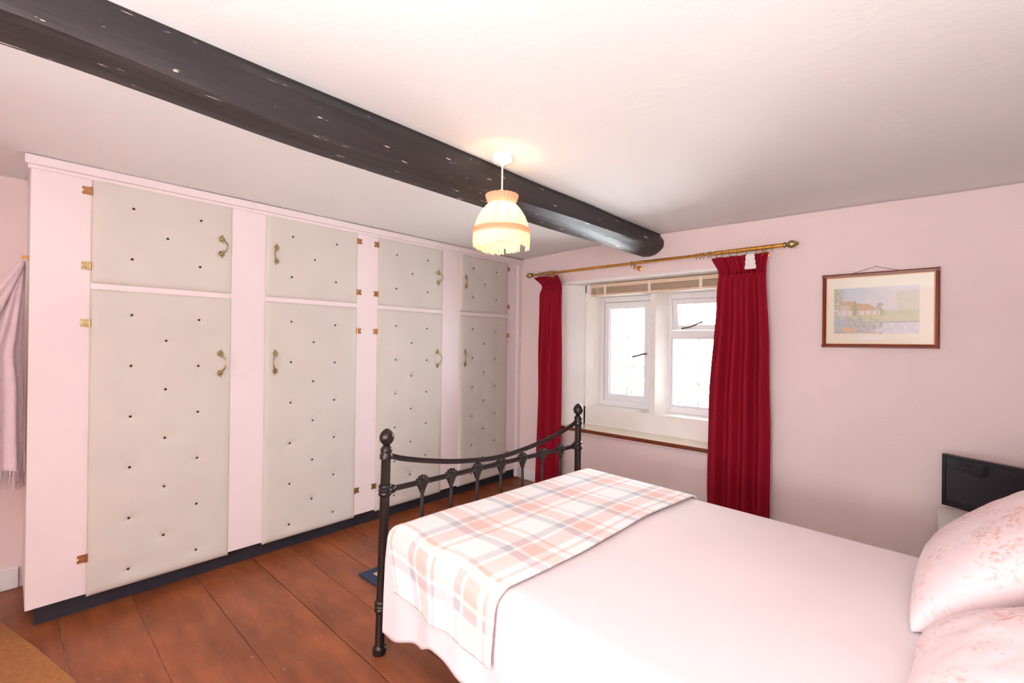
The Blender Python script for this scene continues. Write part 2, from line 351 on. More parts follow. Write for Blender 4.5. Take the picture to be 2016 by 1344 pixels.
# skirting
bm = B((-3.0, XR, YF-.018, YF, 0, .10)); 
tag(mesh_obj('baseboard_far', bm, 'white', bevel=.004), 'white skirting board below the window', kind='structure')
tag(mesh_obj('baseboard_left', B((XL, XL+.018, YN, .05, 0, .115)), 'white', bevel=.004), 'white skirting board below the hanging shawl', kind='structure')

# ------------------------------------------------------------------ ceiling beam
bm = bmesh.new(); ny = 70; rings = []
for i in range(ny):
    y = lerp(YN, YF, i/(ny-1)); n = lambda k: noise.noise((k*7.3, y*1.4, k)); n3 = lambda k: noise.noise((k*3.1, y*5, 2*k))
    zb = interp(y, [(-2, 2.085), (0, 2.08), (.8, 2.055), (2, 2.05), (3.47, 2.06)])
    e = .006
    if y > 3.2: pass
    zc = interp(y, [(-2, 2.10), (0, 2.095), (.65, 2.06), (1.4, 2.075), (2.6, 2.10), (3.47, 2.125)])
    xt = -1.578+.01*n(1)
    xr = interp(y, [(0, -1.552), (.7, -1.545), (3.47, -1.548)])
    pts = [(-1.745+e*n(2), 2.26), (-1.742+e*n(3), 2.15), (-1.74+e*n(4), zb+.02), (-1.722+e*n(5), zb), (-1.66, zb-.003+e*n(6)), (-1.612, zb+.006+e*n(7)),
           (-1.575, lerp(zb, zc, .5)+e*n3(3)), (xr-.004+e*n3(1), zc-.006), (xr+e*n3(2), zc+.014), (xr-.002+e*n(8), 2.17), (xt, 2.213), (xt, 2.26)]
    rings.append([bm.verts.new((x, y, z)) for x, z in pts])
for a, b in zip(rings, rings[1:]):
    m_ = len(a)
    for k in range(m_): bm.faces.new((a[k], a[(k+1) % m_], b[(k+1) % m_], b[k]))
bm.faces.new(rings[0]); bm.faces.new(rings[-1])
tag(mesh_obj('ceiling_beam', bm, 'beam', smooth=32), 'rough black painted oak beam across the ceiling', 'beam')

# ------------------------------------------------------------------ window 1
win = thing('window_1', 'white two light stone mullioned window with deep reveal', None, (-1.715, 3.66, WZ0), kind='structure')
def wp(name, bm, m, parent=None, **k):
    o = mesh_obj(name, bm, m, **k); 
    if parent is None: return wparent(o, win)
    o.parent = parent; return o
CX = -1.715
for s in (-1, 1):
    f = lambda dx: CX+s*dx
    ob = wp('reveal', prism(bmesh.new(), [(f(.815), YF-.002), (f(.685), 3.66), (f(.815), 3.66)], WZ0, WZ1), 'white')
    # stone jamb: narrow face then splay back to the frame
    wp('stone_jamb', prism(bmesh.new(), [(f(.815), 3.66), (f(.668), 3.66), (f(.60), 3.80), (f(.60), 3.89), (f(.815), 3.89)], WZ0, WZ1), 'stone')
wp('reveal_head', B((WX0, WX1, YF-.002, 3.66, 1.893, 1.915)), 'white')
wp('stone_head', prism(bmesh.new(), [(3.66, 1.905), (3.66, 1.825), (3.80, 1.785), (3.89, 1.785), (3.89, 1.905)], CX-.68, CX+.68, 'x'), 'stone')
wp('stone_sill', prism(bmesh.new(), [(3.66, .57), (3.66, .762), (3.80, .772), (3.89, .772), (3.89, .57)], CX-.70, CX+.70, 'x'), 'stone')
wp('mullion', prism(bmesh.new(), [(CX-.024, 3.65), (CX+.024, 3.65), (CX+.075, 3.80), (CX+.075, 3.89), (CX-.075, 3.89), (CX-.075, 3.80)], .755, 1.83), 'stone')
# timber sill board with dark nosing
sl = wp('sill_board', B((WX0-.03, WX1+.03, 3.42, 3.665, .578, .597)), 'sill_top')
e1 = wp('sill_nosing', B((WX0-.03, WX1+.03, 3.408, 3.421, .566, .597)), 'sill_edge', sl, bevel=.004)
e2 = wp('sill_moulding', B((WX0-.03, WX1+.03, 3.43, 3.47, .548, .577)), 'wood_pink', sl, bevel=.006)
YG = 3.80
def bars(parent, name, x0, x1, z0, z1, w, y0, y1, m='upvc', bev=.004):
    for bx in ((x0, x0+w, z0, z1), (x1-w, x1, z0, z1), (x0+w, x1-w, z0, z0+w), (x0+w, x1-w, z1-w, z1)):
        o = mesh_obj(name, B((bx[0], bx[1], y0, y1, bx[2], bx[3])), m, bevel=bev); o.parent = parent
def light(x0, x1, vent):
    z0, z1 = .772, 1.785
    fr = mesh_obj('casement_frame', B((x0, x0+.05, YG, YG+.07, z0, z1), (x1-.05, x1, YG, YG+.07, z0, z1), (x0+.05, x1-.05, YG, YG+.07, z0, z0+.055), (x0+.05, x1-.05, YG, YG+.07, z1-.05, z1)), 'upvc', bevel=.004); wparent(fr, win)
    def glaze(a, b, c, d, y, nx, nz):
        p = mesh_obj('pane', B((a, b, y, y+.006, c, d)), 'glass'); p.parent = fr
        for i in range(1, nx): x = lerp(a, b, i/nx); q = mesh_obj('lead_bar', B((x-.003, x+.003, y-.004, y+.01, c, d)), 'lead'); q.parent = fr
        for i in range(1, nz): z = lerp(c, d, i/nz); q = mesh_obj('lead_bar', B((a, b, y-.004, y+.01, z-.003, z+.003)), 'lead'); q.parent = fr
    def sash(a, b, c, d, w, y):
        mesh_obj('rubber_seal', B((a-.003, a, y-.002, y+.05, c, d), (a, b, y-.002, y+.05, d, d+.003)), 'seal').parent = fr
        bars(fr, 'sash', a, b, c, d, w, y-.004, y+.055)
        bars(fr, 'glazing_bead', a+w-.001, b-w+.001, c+w-.001, d-w+.001, .012, y+.012, y+.04)
    if not vent:
        a, b, c, d = x0+.05, x1-.05, z0+.055, z1-.05
        sash(a, b, c, d, .05, YG); glaze(a+.05, b-.05, c+.05, d-.05, YG+.025, 2, 3)
        h = mesh_obj('window_handle', tube(tube(bmesh.new(), [(b-.03, YG-.004, 1.265), (b-.03, YG-.035, 1.265)], .010), [(b-.03, YG-.035, 1.268), (b-.09, YG-.038, 1.25), (b-.15, YG-.038, 1.235)], .009), 'steel', smooth=40); h.parent = fr
    else:
        zt = 1.44
        t = mesh_obj('transom', B((x0+.05, x1-.05, YG, YG+.07, zt-.03, zt+.03)), 'upvc', bevel=.004); t.parent = fr
        a, b, c, d = x0+.05, x1-.05, z0+.055, zt-.03
        bars(fr, 'glazing_bead', a, b, c, d, .016, YG+.01, YG+.04); glaze(a+.014, b-.014, c+.014, d-.014, YG+.025, 2, 3)
        # top vent hinged at its head, open outwards at the foot
        e = thing('vent_sash', None, None); e.parent = fr; e.location = (0, YG+.02, z1-.05); e.rotation_euler = (math.radians(9), 0, 0)
        H = (z1-.05)-(zt+.03)
        for bx in ((a, a+.045, -H, 0), (b-.045, b, -H, 0), (a+.045, b-.045, -H, -H+.045), (a+.045, b-.045, -.045, 0)):
            mesh_obj('sash_rail', B((bx[0], bx[1], -.01, .045, bx[2], bx[3])), 'upvc', e, bevel=.004)
        mesh_obj('pane', B((a+.045, b-.045, .015, .021, -H+.045, -.045)), 'glass', e)
        mesh_obj('lead_bar', B(((a+b)/2-.003, (a+b)/2+.003, .01, .026, -H+.045, -.045)), 'lead', e)
        mesh_obj('vent_handle', tube(tube(bmesh.new(), [(a+.14, -.01, -H+.03), (a+.14, -.04, -H+.03)], .008), [(a+.08, -.035, -H+.02), (a+.15, -.045, -H+.032), (a+.26, -.04, -H+.075)], .007), 'steel', e, smooth=40)
light(CX-.60, CX-.045, False); light(CX+.045, CX+.60, True)

# garden tree beyond the panes
def tree(x, y, z, r, n, label):
    t = thing('garden_tree', label, 'tree', (x, y, -2.6))
    tk = tube(bmesh.new(), [(0, 0, 0), (.05, 0, 1.2), (0, .05, 2.6+z-1)], [.14, .1, .05], 8)
    for k in range(7):
        a = 2*PI*k/7; tube(tk, [(0, 0, 2+.2*k), (r*.4*math.cos(a), r*.4*math.sin(a), 2.4+z*.6+.15*k), (r*.8*math.cos(a), r*.8*math.sin(a), 2.6+z+.2*math.sin(3*k))], [.04, .025, .01], 5)
    mesh_obj('trunk', tk, 'bark', t, smooth=60)
    bm = bmesh.new()
    for k in range(n):
        d = Vector((random.gauss(0, 1), random.gauss(0, 1), random.gauss(0, 1))).normalized()*r*random.uniform(.35, 1)
        c = Vector((0, 0, 2.6+z))+Vector((d.x, d.y, d.z*.9)); a, b_ = Vector((random.uniform(-1, 1), random.uniform(-1, 1), random.uniform(-1, 1))).normalized(), Vector((random.uniform(-1, 1), random.uniform(-1, 1), random.uniform(-1, 1))).normalized()
        s = random.uniform(.05, .1); vs = [bm.verts.new(c+p*s) for p in (-a, b_*.5, a, -b_*.5)]; bm.faces.new(vs)
    tag(mesh_obj('foliage', bm, 'leaf', t), kind='stuff')
tree(-5.0, 9.5, .6, 1.0, 420, 'pale leafy tree seen through the left hand pane')
tree(-2.9, 8.8, .2, .8, 300, 'small pale leafy tree seen beside the red curtain')

# ------------------------------------------------------------------ fitted wardrobe
XF = -3.028
DW = .610; DY = [.573, 1.37, 2.150, 2.954]; DZ = [(.086, 1.588), (1.616, 2.132)]
wr = thing('fitted_wardrobe', 'pink fitted wardrobe wall with grey button-padded doors', 'wardrobe', (-3.3, 1.75, 0))
def wa(name, bm, m, **k): return wparent(mesh_obj(name, bm, m, **k), wr)
Y0, Y1 = .062, YF
st = [(Y0, DY[0]-DW/2)]+[(DY[i]+DW/2, DY[i+1]-DW/2) for i in range(3)]+[(DY[3]+DW/2, YF)]
for a, b in st: wa('stile', B((XF-.022, XF, a, b, .10, 2.14)), 'wood_pink', bevel=.002)
for y in DY:
    wa('mid_rail', B((XF-.022, XF, y-DW/2, y+DW/2, 1.588, 1.616)), 'wood_pink')
    wa('carcass_back', B((XF-.05, XF-.03, y-DW/2, y+DW/2, .09, 2.13)), 'plinth')
wa('cornice', B((XF-.02, XF+.022, Y0-.02, YF, 2.136, 2.178)), 'wood_pink', bevel=.006)
wa('cornice_bead', B((XF-.02, XF+.010, Y0-.01, YF, 2.118, 2.136)), 'wood_pink', bevel=.003)
wa('side_panel', B((XL, XF-.022, Y0, Y0+.02, .10, 2.19)), 'wood_pink')
wa('corner_batten', B((XF-.02, XF+.012, 3.395, 3.44, .02, 2.14)), 'wood_pink', bevel=.008)
wa('plinth', B((XF-.08, XF-.055, Y0+.03, YF, 0, .105), (XL, XF-.08, Y0+.03, Y0+.05, 0, .105)), 'plinth')
def door_mesh(h, buttons):
    bm = bmesh.new(); nu, nv = 64, int(64*h/DW)
    def fn(u, v):
        y, z = (u-.5)*DW, v*h
        ex = min(u, 1-u)*DW; ez = min(v, 1-v)*h; ed = min(ex, ez)
        d = .012*(1-math.exp(-(ed/.012)**1.2))
        for by, bz in buttons:
            rr = math.hypot(y-by, z-bz)
            if rr < .14: d -= .011*math.exp(-(rr/.014)) + .0032*math.exp(-(rr/.05)**2)
        d += .0012*noise.noise((y*9, z*9, h))
        return (d, y, z)
    grid(bm, nu, nv, fn)
    # back edge so that the door has thickness
    ret = bmesh.ops.extrude_edge_only(bm, edges=[e for e in bm.edges if e.is_boundary])
    for v in [g for g in ret['geom'] if isinstance(g, bmesh.types.BMVert)]: v.co.x = -.022
    me = bpy.data.meshes.new('padded_door'); bmesh.ops.recalc_face_normals(bm, faces=bm.faces[:]); bm.to_mesh(me); bm.free(); me.materials.append(M['pad']); me.shade_smooth(); me.set_sharp_from_angle(angle=math.radians(60)); return me
low = [(-.148, 1.467-.086-.26*k) for k in range(6)]+[(.145, 1.455-.086-.257*k) for k in range(6)]+[(-.003, 1.337-.086-.26*k) for k in range(5)]
upb = [(-.146, .396), (.149, .396), (-.002, .268), (-.149, .137), (.147, .136)]
ME = [door_mesh(1.502, low), door_mesh(.516, upb)]
b_bm = lathe(bmesh.new(), [(.0065, -.004), (.0065, 0), (.0045, .003), (.001, .004)], 10, 'x'); tmp = mesh_obj('button', b_bm, 'button', smooth=60); BME = tmp.data; bpy.data.objects.remove(tmp)
# brass handle: bowed bar between two leaf rosettes, sh = +1 bows towards +y
def handle_mesh(L, m):
    bm = bmesh.new()
    tube(bm, catmull([(.004, 0, L/2), (.024, .012, L*.33), (.034, .022, 0), (.024, .012, -L*.33), (.004, 0, -L/2)], 6), [.0035]*6+[.0045]*13+[.0035]*6, 8)
    for s in (-1, 1):
        ell(bm, (.005, 0, s*L/2), (.006, .009, .009))
        for k in range(5):
            a = 2*PI*k/5+.3*s; ell(bm, (.005, .011*math.cos(a), s*L/2+.012*math.sin(a)), (.004, .0055, .0075), Matrix.Rotation(a, 3, 'X') @ Matrix.Rotation(0, 3, 'Y'))
        ell(bm, (.005, .004, s*(L/2+.017)), (.003, .004, .008)); ell(bm, (.006, .007, s*(L/2-.016)), (.003, .004, .008))
    t = mesh_obj('handle', bm, m, smooth=60); me = t.data; bpy.data.objects.remove(t); return me
HME = [handle_mesh(.112, 'brass_pale'), handle_mesh(.085, 'brass_pale')]
def hinge_mesh(m):
    bm = bmesh.new(); box(bm, 0, .003, -.030, -.006, -.019, .019); 
    for s in (-1, 1): box(bm, 0, .003, -.036, -.024, s*.012-.007, s*.012+.007)
    tube(bm, [(.004, -.003, -.02), (.004, -.003, .02)], .005, 8)
    for s in (-1, 1): ell(bm, (.003, -.02, s*.011), (.0015, .003, .003), None, 6, 5)
    t = mesh_obj('hinge', bm, m, smooth=40); me = t.data; bpy.data.objects.remove(t); return me
GME = hinge_mesh('brass_pale'); GME2 = hinge_mesh('copper')
for i, y in enumerate(DY):
    hs = 1 if i % 2 == 0 else -1           # side that carries the handle
    for k, (z0, z1) in enumerate(DZ):
        d = inst('padded_door', ME[k], wr, (XF+.001+3.3, y-1.75, z0))
        for by, bz in (low, upb)[k]: inst('button', BME, d, (.0035, by, bz))
        hz = (1.21-.086, 1.882-1.616)[k]
        inst('handle', HME[k], d, (.011, hs*.248, hz), scale=(1, hs, 1))
        for zh in ((1.42-.086, .276-.086), (2.063-1.616, 1.698-1.616))[k]:
            gm = GME if (i == 0 and zh not in (.276-.086, 2.063-1.616)) else GME2
            inst('hinge', gm, d, (-.001, -hs*(DW/2-.001), zh), scale=(1, hs, 1))

# ------------------------------------------------------------------ shawl hanging on the wardrobe end
hk = thing('coat_hook', 'small brass hook screwed to the wardrobe end panel', 'hook', (-3.14, .062, 1.72))
mesh_obj('hook_bar', tube(bmesh.new(), catmull([(0, -.002, .004), (0, -.012, .006), (0, -.020, -.004), (0, -.022, .010)], 5), .0035, 8), 'brass', hk, smooth=60)
mesh_obj('back_plate', lathe(bmesh.new(), [(.010, -.004), (.010, 0)], 12, 'y'), 'brass', hk)
sh = thing('fringed_shawl', 'mauve wool shawl with fringed hem hanging from a hook', 'shawl', (-3.2, -.0, .55))
def shawl(z_top, z_bot, rx, ry, cx, cy, seed, nf):
    bm = bmesh.new(); nz, na = 40, 72; rings = []
    for i in range(nz):
        t = i/(nz-1); z = lerp(z_top, z_bot, t); g = min(1, .10+1.5*t)**.8
        ring = []
        for k in range(na):
            a = 2*PI*k/na; f = 1+.13*math.sin(nf*a+seed+.8*math.sin(3*t))*min(1, t*3)+.05*noise.noise((math.cos(a)*2, math.sin(a)*2, z*2+seed))
            x = cx+rx*g*f*math.cos(a); y = lerp(.040, cy, min(1, t*2.2))+ry*g*f*math.sin(a)
            ring.append(bm.verts.new((x, min(y, .054), z+.02*math.sin(2*a+seed)*t)))
        rings.append(ring)
    for a, b in zip(rings, rings[1:]):
        for k in range(na): bm.faces.new((a[k], a[(k+1) % na], b[(k+1) % na], b[k]))
    bm.faces.new(rings[0]); return bm, rings
bm, rg = shawl(1.71-.55, .72-.55, .13, .085, 0, -.035, 1.0, 9)
hem = [v.co.copy() for v in rg[-1]]
cl = mesh_obj('shawl_cloth', bm, 'robe', sh, smooth=179)
bm2, rg2 = shawl(1.70-.55, 1.04-.55, .10, .07, .035, -.095, 2.2, 6); hem2 = [v.co.copy() for v in rg2[-1]]
mesh_obj('shawl_end', bm2, 'robe', sh, smooth=179)
fb_ = bmesh.new()
for v in hem:
    for q in range(2):
        p = v+Vector((random.uniform(-.006, .006), random.uniform(-.006, .004), .004)); l = random.uniform(.04, .09)
        tube(fb_, [p, p+Vector((random.uniform(-.008, .008), random.uniform(-.006, .002), -l*.5)), p+Vector((random.uniform(-.012, .012), random.uniform(-.008, .002), -l))], .0022, 4)
tag(mesh_obj('fringe', fb_, 'robe', sh), kind='stuff')

# ------------------------------------------------------------------ carpet and rug
bm = bmesh.new()
cp = [(-3.61, -.125), (-3.225, -.012), (-2.845, .093), (-2.45, .192), (-2.2, .20), (-1.9, .02), (-1.7, -.5), (-1.7, -1.9), (-3.61, -1.9)]
prism(bm, cp, .001, .012)
tag(mesh_obj('carpet', bm, 'carpet', bevel=.003), 'tan carpet piece laid over the floorboards by the wardrobe end', 'carpet')
rg_ = thing('bedside_rug', 'small navy bordered rug on the boards at the bed foot', 'rug', (-2.05, 1.85, .001))
mesh_obj('border', B((-.37, .37, -.478, .5, 0, .006)), 'rug_blue', rg_, bevel=.002)
mesh_obj('inner_border', B((-.31, .31, -.42, .44, .006, .0075)), 'rug_cream', rg_)
mesh_obj('field', B((-.275, .275, -.385, .405, .0075, .0085)), 'rug', rg_)

# ------------------------------------------------------------------ iron bed
O = Vector((-1.745, 1.105, 0)); RB = -math.atan2(.07, .9975)
bed = thing('metal_bed', 'dark bronze metal double bed with scallop shell footboard', 'bed', O, RB)
BW = 1.353; BL = 2.20
def post(u, v, H, lean=0):
    k = H/.965
    bm = lathe(bmesh.new(), [(.027, 0), (.029, .004), (.029, .028), (.022, .034), (.0205, .04), (.0205, .18), (.0205, H-.10), (.022, H-.095)], 20)
    p = mesh_obj('post', bm, 'iron', bed, smooth=40); p.location = (u, v, 0); p.rotation_euler = (lean, 0, 0)
    for zc in (.205, H-.265):
        c = mesh_obj('collar', lathe(bmesh.new(), [(.021, zc-.028), (.027, zc-.022), (.029, zc-.014), (.025, zc-.007), (.030, zc), (.025, zc+.007), (.029, zc+.014), (.027, zc+.021), (.021, zc+.027)], 20), 'iron', p, smooth=60)
    zc = H-.112
    mesh_obj('collar', lathe(bmesh.new(), [(.021, zc-.022), (.027, zc-.018), (.028, zc-.002), (.025, zc+.003), (.023, zc+.012), (.026, zc+.02), (.022, zc+.030), (.017, zc+.036), (.013, zc+.04)], 20), 'iron', p, smooth=50)
    z0 = H-.078
    prof = [(.011, z0), (.013, z0+.004), (.016, z0+.007), (.013, z0+.011)]
    for t in [i/12 for i in range(13)]:
        prof.append((max(.0015, .0305*math.sin(PI*(.14+.86*t))**.62), z0+.012+.068*t))
    mesh_obj('finial', lathe(bmesh.new(), prof, 48, mod=lambda a, h: 1+(.045*abs(math.sin(4*a)) if h > z0+.013 else 0)), 'iron', p, smooth=50)
    return p
post(0, -.012, .968, -.024); post(0, BW, .965)
post(BL, -.0, 1.28); post(BL, BW, 1.28)
tr = catmull([(0, .018, .852), (0, .09, .825), (0, .245, .788), (0, .42, .757), (0, .675, .736), (0, .93, .757), (0, 1.10, .787), (0, 1.26, .825), (0, BW-.018, .852)], 8)
def flat_bar(pts, w, h):
    bm = bmesh.new(); rings = []
    for i, p in enumerate(pts):
        t = (pts[min(i+1, len(pts)-1)]-pts[max(i-1, 0)]).normalized(); n = Vector((1, 0, 0)); b_ = t.cross(n)
        rings.append([bm.verts.new(p+n*w*a+b_*h*c) for a, c in ((-1, -.4), (-.6, -1), (.6, -1), (1, -.4), (1, .4), (.6, 1), (-.6, 1), (-1, .4))])
    for a, b in zip(rings, rings[1:]):
        for k in range(8): bm.faces.new((a[k], a[(k+1) % 8], b[(k+1) % 8], b[k]))
    bm.faces.new(rings[0]); bm.faces.new(rings[-1]); return bm
mesh_obj('top_rail', flat_bar(tr, .009, .0115), 'iron', bed, smooth=50)
cr_ = mesh_obj('cross_rail', flat_bar([Vector((0, .018, .7)), Vector((0, .6, .7)), Vector((0, BW-.018, .7))], .009, .0115), 'iron', bed, smooth=50)
for v, s in ((.024, 1), (BW-.024, -1)):
    mesh_obj('rail_socket', lathe(bmesh.new(), [(.014, -.006), (.019, 0), (.019, .008), (.015, .012), (.019, .017), (.017, .026), (.012, .03)], 16, 'y', (0, v if s > 0 else v-.022, .7)), 'iron', cr_, smooth=50)
mesh_obj('lower_rail', flat_bar([Vector((0, .018, .30)), Vector((0, .6, .30)), Vector((0, BW-.018, .30))], .01, .014), 'iron', bed, smooth=50)
# one spindle with its scallop casting
spb = mesh_obj('spindle', lathe(bmesh.new(), [(.0085, .30), (.0085, .636), (.0065, .645), (.012, .652), (.012, .657), (.009, .662)], 14), 'iron', bed, smooth=50)
sb = bmesh.new()
lathe(sb, [(.008, .655), (.013, .668), (.021, .686), (.024, .700), (.020, .712), (.008, .718)], 20, mod=None)
for v in sb.verts: v.co.x *= .62
for k in range(5):
    a = math.radians(-56+28*k); c = Vector((0, .017*math.sin(a), .698+.017*math.cos(a)))
    ell(sb, c, (.014, .0062, .013), Matrix.Rotation(-a, 3, 'X'), 10, 8)
for s in (-1, 1): ell(sb, (0, s*.022, .695), (.012, .006, .008), None, 8, 6)
for v in sb.verts: v.co.x *= 1.15; v.co.y *= 1.28; v.co.z = .695+(v.co.z-.695)*1.18
shell = mesh_obj('shell', sb, 'iron', spb, smooth=60)
sp_me, sh_me = spb.data, shell.data
spb.location = (0, .195, 0)
for k in range(1, 7):
    s = inst('spindle', sp_me, bed, (0, .195+.1645*k, 0)); inst('shell', sh_me, s)
# side rails, slats, headboard
for v in (.03, BW-.03): mesh_obj('side_rail', B((.02, BL-.02, v-.012, v+.012, .27, .31)), 'iron', bed, bevel=.003)
for k in range(12): mesh_obj("slat", B((.15+.17*k, .22+.17*k, .045, BW-.045, .305, .318)), 'blindwood', bed)
hr = catmull([(BL, .02, 1.05), (BL, .3, 1.14), (BL, .676, 1.2), (BL, 1.05, 1.14), (BL, BW-.02, 1.05)], 8)
mesh_obj('head_rail', flat_bar(hr, .009, .0115), 'iron', bed, smooth=50)
mesh_obj('head_cross_rail', flat_bar([Vector((BL, .018, .9)), Vector((BL, .6, .9)), Vector((BL, BW-.018, .9))], .009, .0115), 'iron', bed, smooth=50)
for k in range(7): s = inst('spindle', sp_me, bed, (BL, .195+.1645*k, .2)); inst('shell', sh_me, s)

# mattress
mt = thing('mattress', 'white mattress under the pale pink bedspread', 'mattress', O, RB)
bm = B((.07, 2.12, .0, BW-.0, .318, .548)); mesh_obj('mattress_body', bm, 'mattress', mt, bevel=.05)

# cloth laid over the mattress: s runs across the bed, a runs along it
ZT = .562
def cross(s, va, vb, r, off):
    """s = 0 where the near vertical side meets the rounded shoulder"""
    va -= off; vb += off; r += off; L = r*PI/2; flat = (vb-va)-2*r
    if s < 0: return va, -r+s
    if s < L: t = s/r; return va+r*(1-math.cos(t)), -r+r*math.sin(t)
    if s < L+flat: return va+r+(s-L), 0
    s2 = s-L-flat
    if s2 < L: t = s2/r; return vb-r+r*math.sin(t), -r+r*math.cos(t)
    return vb, -r-(s2-L)
def side_fold(u, z, amp):
    """soft pleats on a hanging side, growing towards the hem"""
    d = max(0, (ZT-.06)-z)
    f = .55*math.sin(u*14+1.2*math.sin(u*3.1))+.35*math.sin(u*31+2)+.25*noise.noise((u*6, z*3, 1))
    return amp*min(1, d/.25)*f
def cloth(name, parent, ua, ub, va, vb, r, off, near_hem, far_hem, foot_drop, nu, nv, matname, ru=.05, amp=.016, wr_=.004, end_drop=0, uedge=None):
    rr = r+off; L = rr*PI/2; flat = (vb-va+2*off)-2*rr; S = 2*L+flat
    bm = bmesh.new()
    def fn(a, b):
        # along: s_a<0 on the foot drop
        La = (ru+off)*PI/2; tot = ub-ua
        sa = lerp(-foot_drop, La+tot, a)
        if sa < 0: u, du = ua-off, -(ru+off)+sa
        elif sa < La: t = sa/(ru+off); u, du = ua-off+(ru+off)*(1-math.cos(t)), -(ru+off)+(ru+off)*math.sin(t)
        else: u, du = ua-off+(ru+off)+(sa-La), 0
        hn, hf = near_hem(u), far_hem(u)
        s = lerp(-hn, S+hf, b)
        v, dv = cross(s, va, vb, r, off)
        dz = min(dv, du) if min(dv, du) > -.2 or foot_drop < .2 else min(dv, du)
        z = ZT+off+dz
        if s < L*.5: v -= side_fold(u, z, amp)+.10*max(0, .5-z)*.25
        if s > S-L*.5: v += side_fold(u+3, z, amp)
        if sa < 0: u -= .012*math.sin(v*9+1)*min(1, -sa/.1)
        w = wr_*(noise.noise((u*3.2, v*3.2, 4))+.5*noise.noise((u*9, v*6, 8)))
        if L < s < S-L: z += w+.004*math.sin(PI*min(1, max(0, (s-L)/flat)))
        if uedge: u += uedge(a, v, z)
        return (u, v, z)
    def uvf(a, b):
        La = (ru+off)*PI/2; sa = lerp(-foot_drop, La+(ub-ua), a); s = lerp(-near_hem(.4), S+far_hem(.4), b)
        return (ua+sa, va+s-.03)
    grid(bm, nu, nv, fn, uvf)
    o = mesh_obj(name, bm, matname, parent, smooth=179); return o
bs = thing('bedspread', 'pale pink cotton bedspread draped over the mattress', 'bedspread', O, RB)
hemn = lambda u: interp(u, [(.0, .385), (.1, .385), (.30, .34), (.42, .28), (.62, .31), (.95, .34), (2, .33)])+.004*math.sin(u*17)
o = cloth('bedspread_cloth', bs, .055, 2.06, -.012, BW+.012, .055, 0, hemn, lambda u: .34+.01*math.sin(u*15), .10, 170, 150, 'sheet', wr_=.004)
solid(o, .003, -1)
bl = thing('plaid_blanket', 'pink and grey plaid fleece throw across the bed foot', 'blanket', O, RB)
o = cloth('blanket_cloth', bl, .085, .735, -.012, BW+.012, .055, .012, lambda u: interp(u, [(.1, .165), (.3, .18), (.55, .17), (.8, .185)])+.006*math.sin(u*21), lambda u: .05, .0, 90, 210, 'plaid', ru=.03, wr_=.004, uedge=lambda a, v, z: .012*math.sin(v*5)*a+(.085*(1-a)*max(0, min(1, (.56-z)/.2))-.02*a*max(0, min(1, (.56-z)/.2))))
solid(o, .007, 1)
hm = bl

# pillows
def pillow(label, loc, size, lean, rz, seed):
    p = thing('pillow', label, 'pillow', loc, rz, 'floral pillows propped at the bed head')
    w, d, t = size                              # along bed width, up the slope, thickness
    bm = bmesh.new(); n = 44
    for side in (1, -1):
        def fn(a, b):
            x, y = 2*a-1, 2*b-1
            k = (max(0, 1-abs(x)**2.6)**.55)*(max(0, 1-abs(y)**2.6)**.55)
            pin = 1-.07*(abs(x)**3)*(1-abs(y)**2)*0; sx = x*(1-.06*(1-abs(y)**2)*0-.05*abs(y)**4*0); 
            sxx = x*(1-.05*(1-x*x)); 
            cx = x*w/2*(1-.05*(1-abs(y)**2)*abs(x)**6*1); cy = y*d/2*(1-.06*(1-abs(x)**2)*abs(y)**6)
            z = side*(t/2*k+.004)+.010*noise.noise((x*2+seed, y*2, side))*k+.004*noise.noise((x*7+seed, y*7, side))*k
            return (cy, cx, z)
        grid(bm, n, n, fn)
    bmesh.ops.remove_doubles(bm, verts=bm.verts[:], dist=.0095)
    o = mesh_obj('pillow_case', bm, 'pillow', p, smooth=179)
    o.rotation_euler = (0, -lean, 0); o.location = (0, 0, 0)
    sm = o.modifiers.new('soft', 'SUBSURF'); sm.levels = 1; sm.render_levels = 1
    return p
pillow('pink floral pillow propped on the window side of the bed', (.17, 2.0, .745), (.70, .50, .19), math.radians(44), RB, 1.0)
pillow('pink floral pillow propped on the side away from the window', (.185, 1.32, .705), (.68, .50, .18), math.radians(31), RB, 5.0)

# ------------------------------------------------------------------ curtain pole
PY, PZ = 3.385, 2.0
pl = thing('curtain_pole', 'brass telescopic curtain pole with cone finials above the window', 'curtain pole', (-1.72, PY, PZ))
mesh_obj('inner_rod', tube(bmesh.new(), [(-1.09, 0, 0), (.60, 0, .004)], .0115, 14), 'brass', pl, smooth=40)
mesh_obj('outer_rod', tube(bmesh.new(), [(.58, 0, .004), (1.02, 0, .006)], .0145, 14), 'brass', pl, smooth=40)
for s, x, z in ((-1, -1.09, 0), (1, 1.02, .006)):
    pr = [(.012, 0), (.019, .004), (.019, .012), (.011, .018), (.014, .022), (.024, .034), (.0265, .048), (.020, .066), (.008, .084), (.001, .090)]
    bm = lathe(bmesh.new(), [(r, h*s) for r, h in pr], 18, 'x', (x, 0, z)); mesh_obj('finial', bm, 'brass_pale', pl, smooth=50)
for x in (-.90, -.03, .90):
    br = mesh_obj('bracket', tube(lathe(bmesh.new(), [(.022, .085), (.022, .079), (.012, .075)], 14, 'y', (x, 0, -.03)), catmull([(x, .08, -.03), (x, .04, -.034), (x, 0, -.016)], 5), .006, 8), 'brass', pl, smooth=50)
    tube_b = mesh_obj('bracket_screw', tube(bmesh.new(), [(x, -.004, -.018), (x, -.012, -.05)], .004, 8), 'brass', br, smooth=50)
ringm = bmesh.new(); 
rp_ = [(0, .019*math.cos(2*PI*k/20), .019*math.sin(2*PI*k/20)-.004) for k in range(21)]; tube(ringm, rp_, .0022, 6); tube(ringm, [(0, 0, -.024), (0, 0, -.036)], .002, 6)
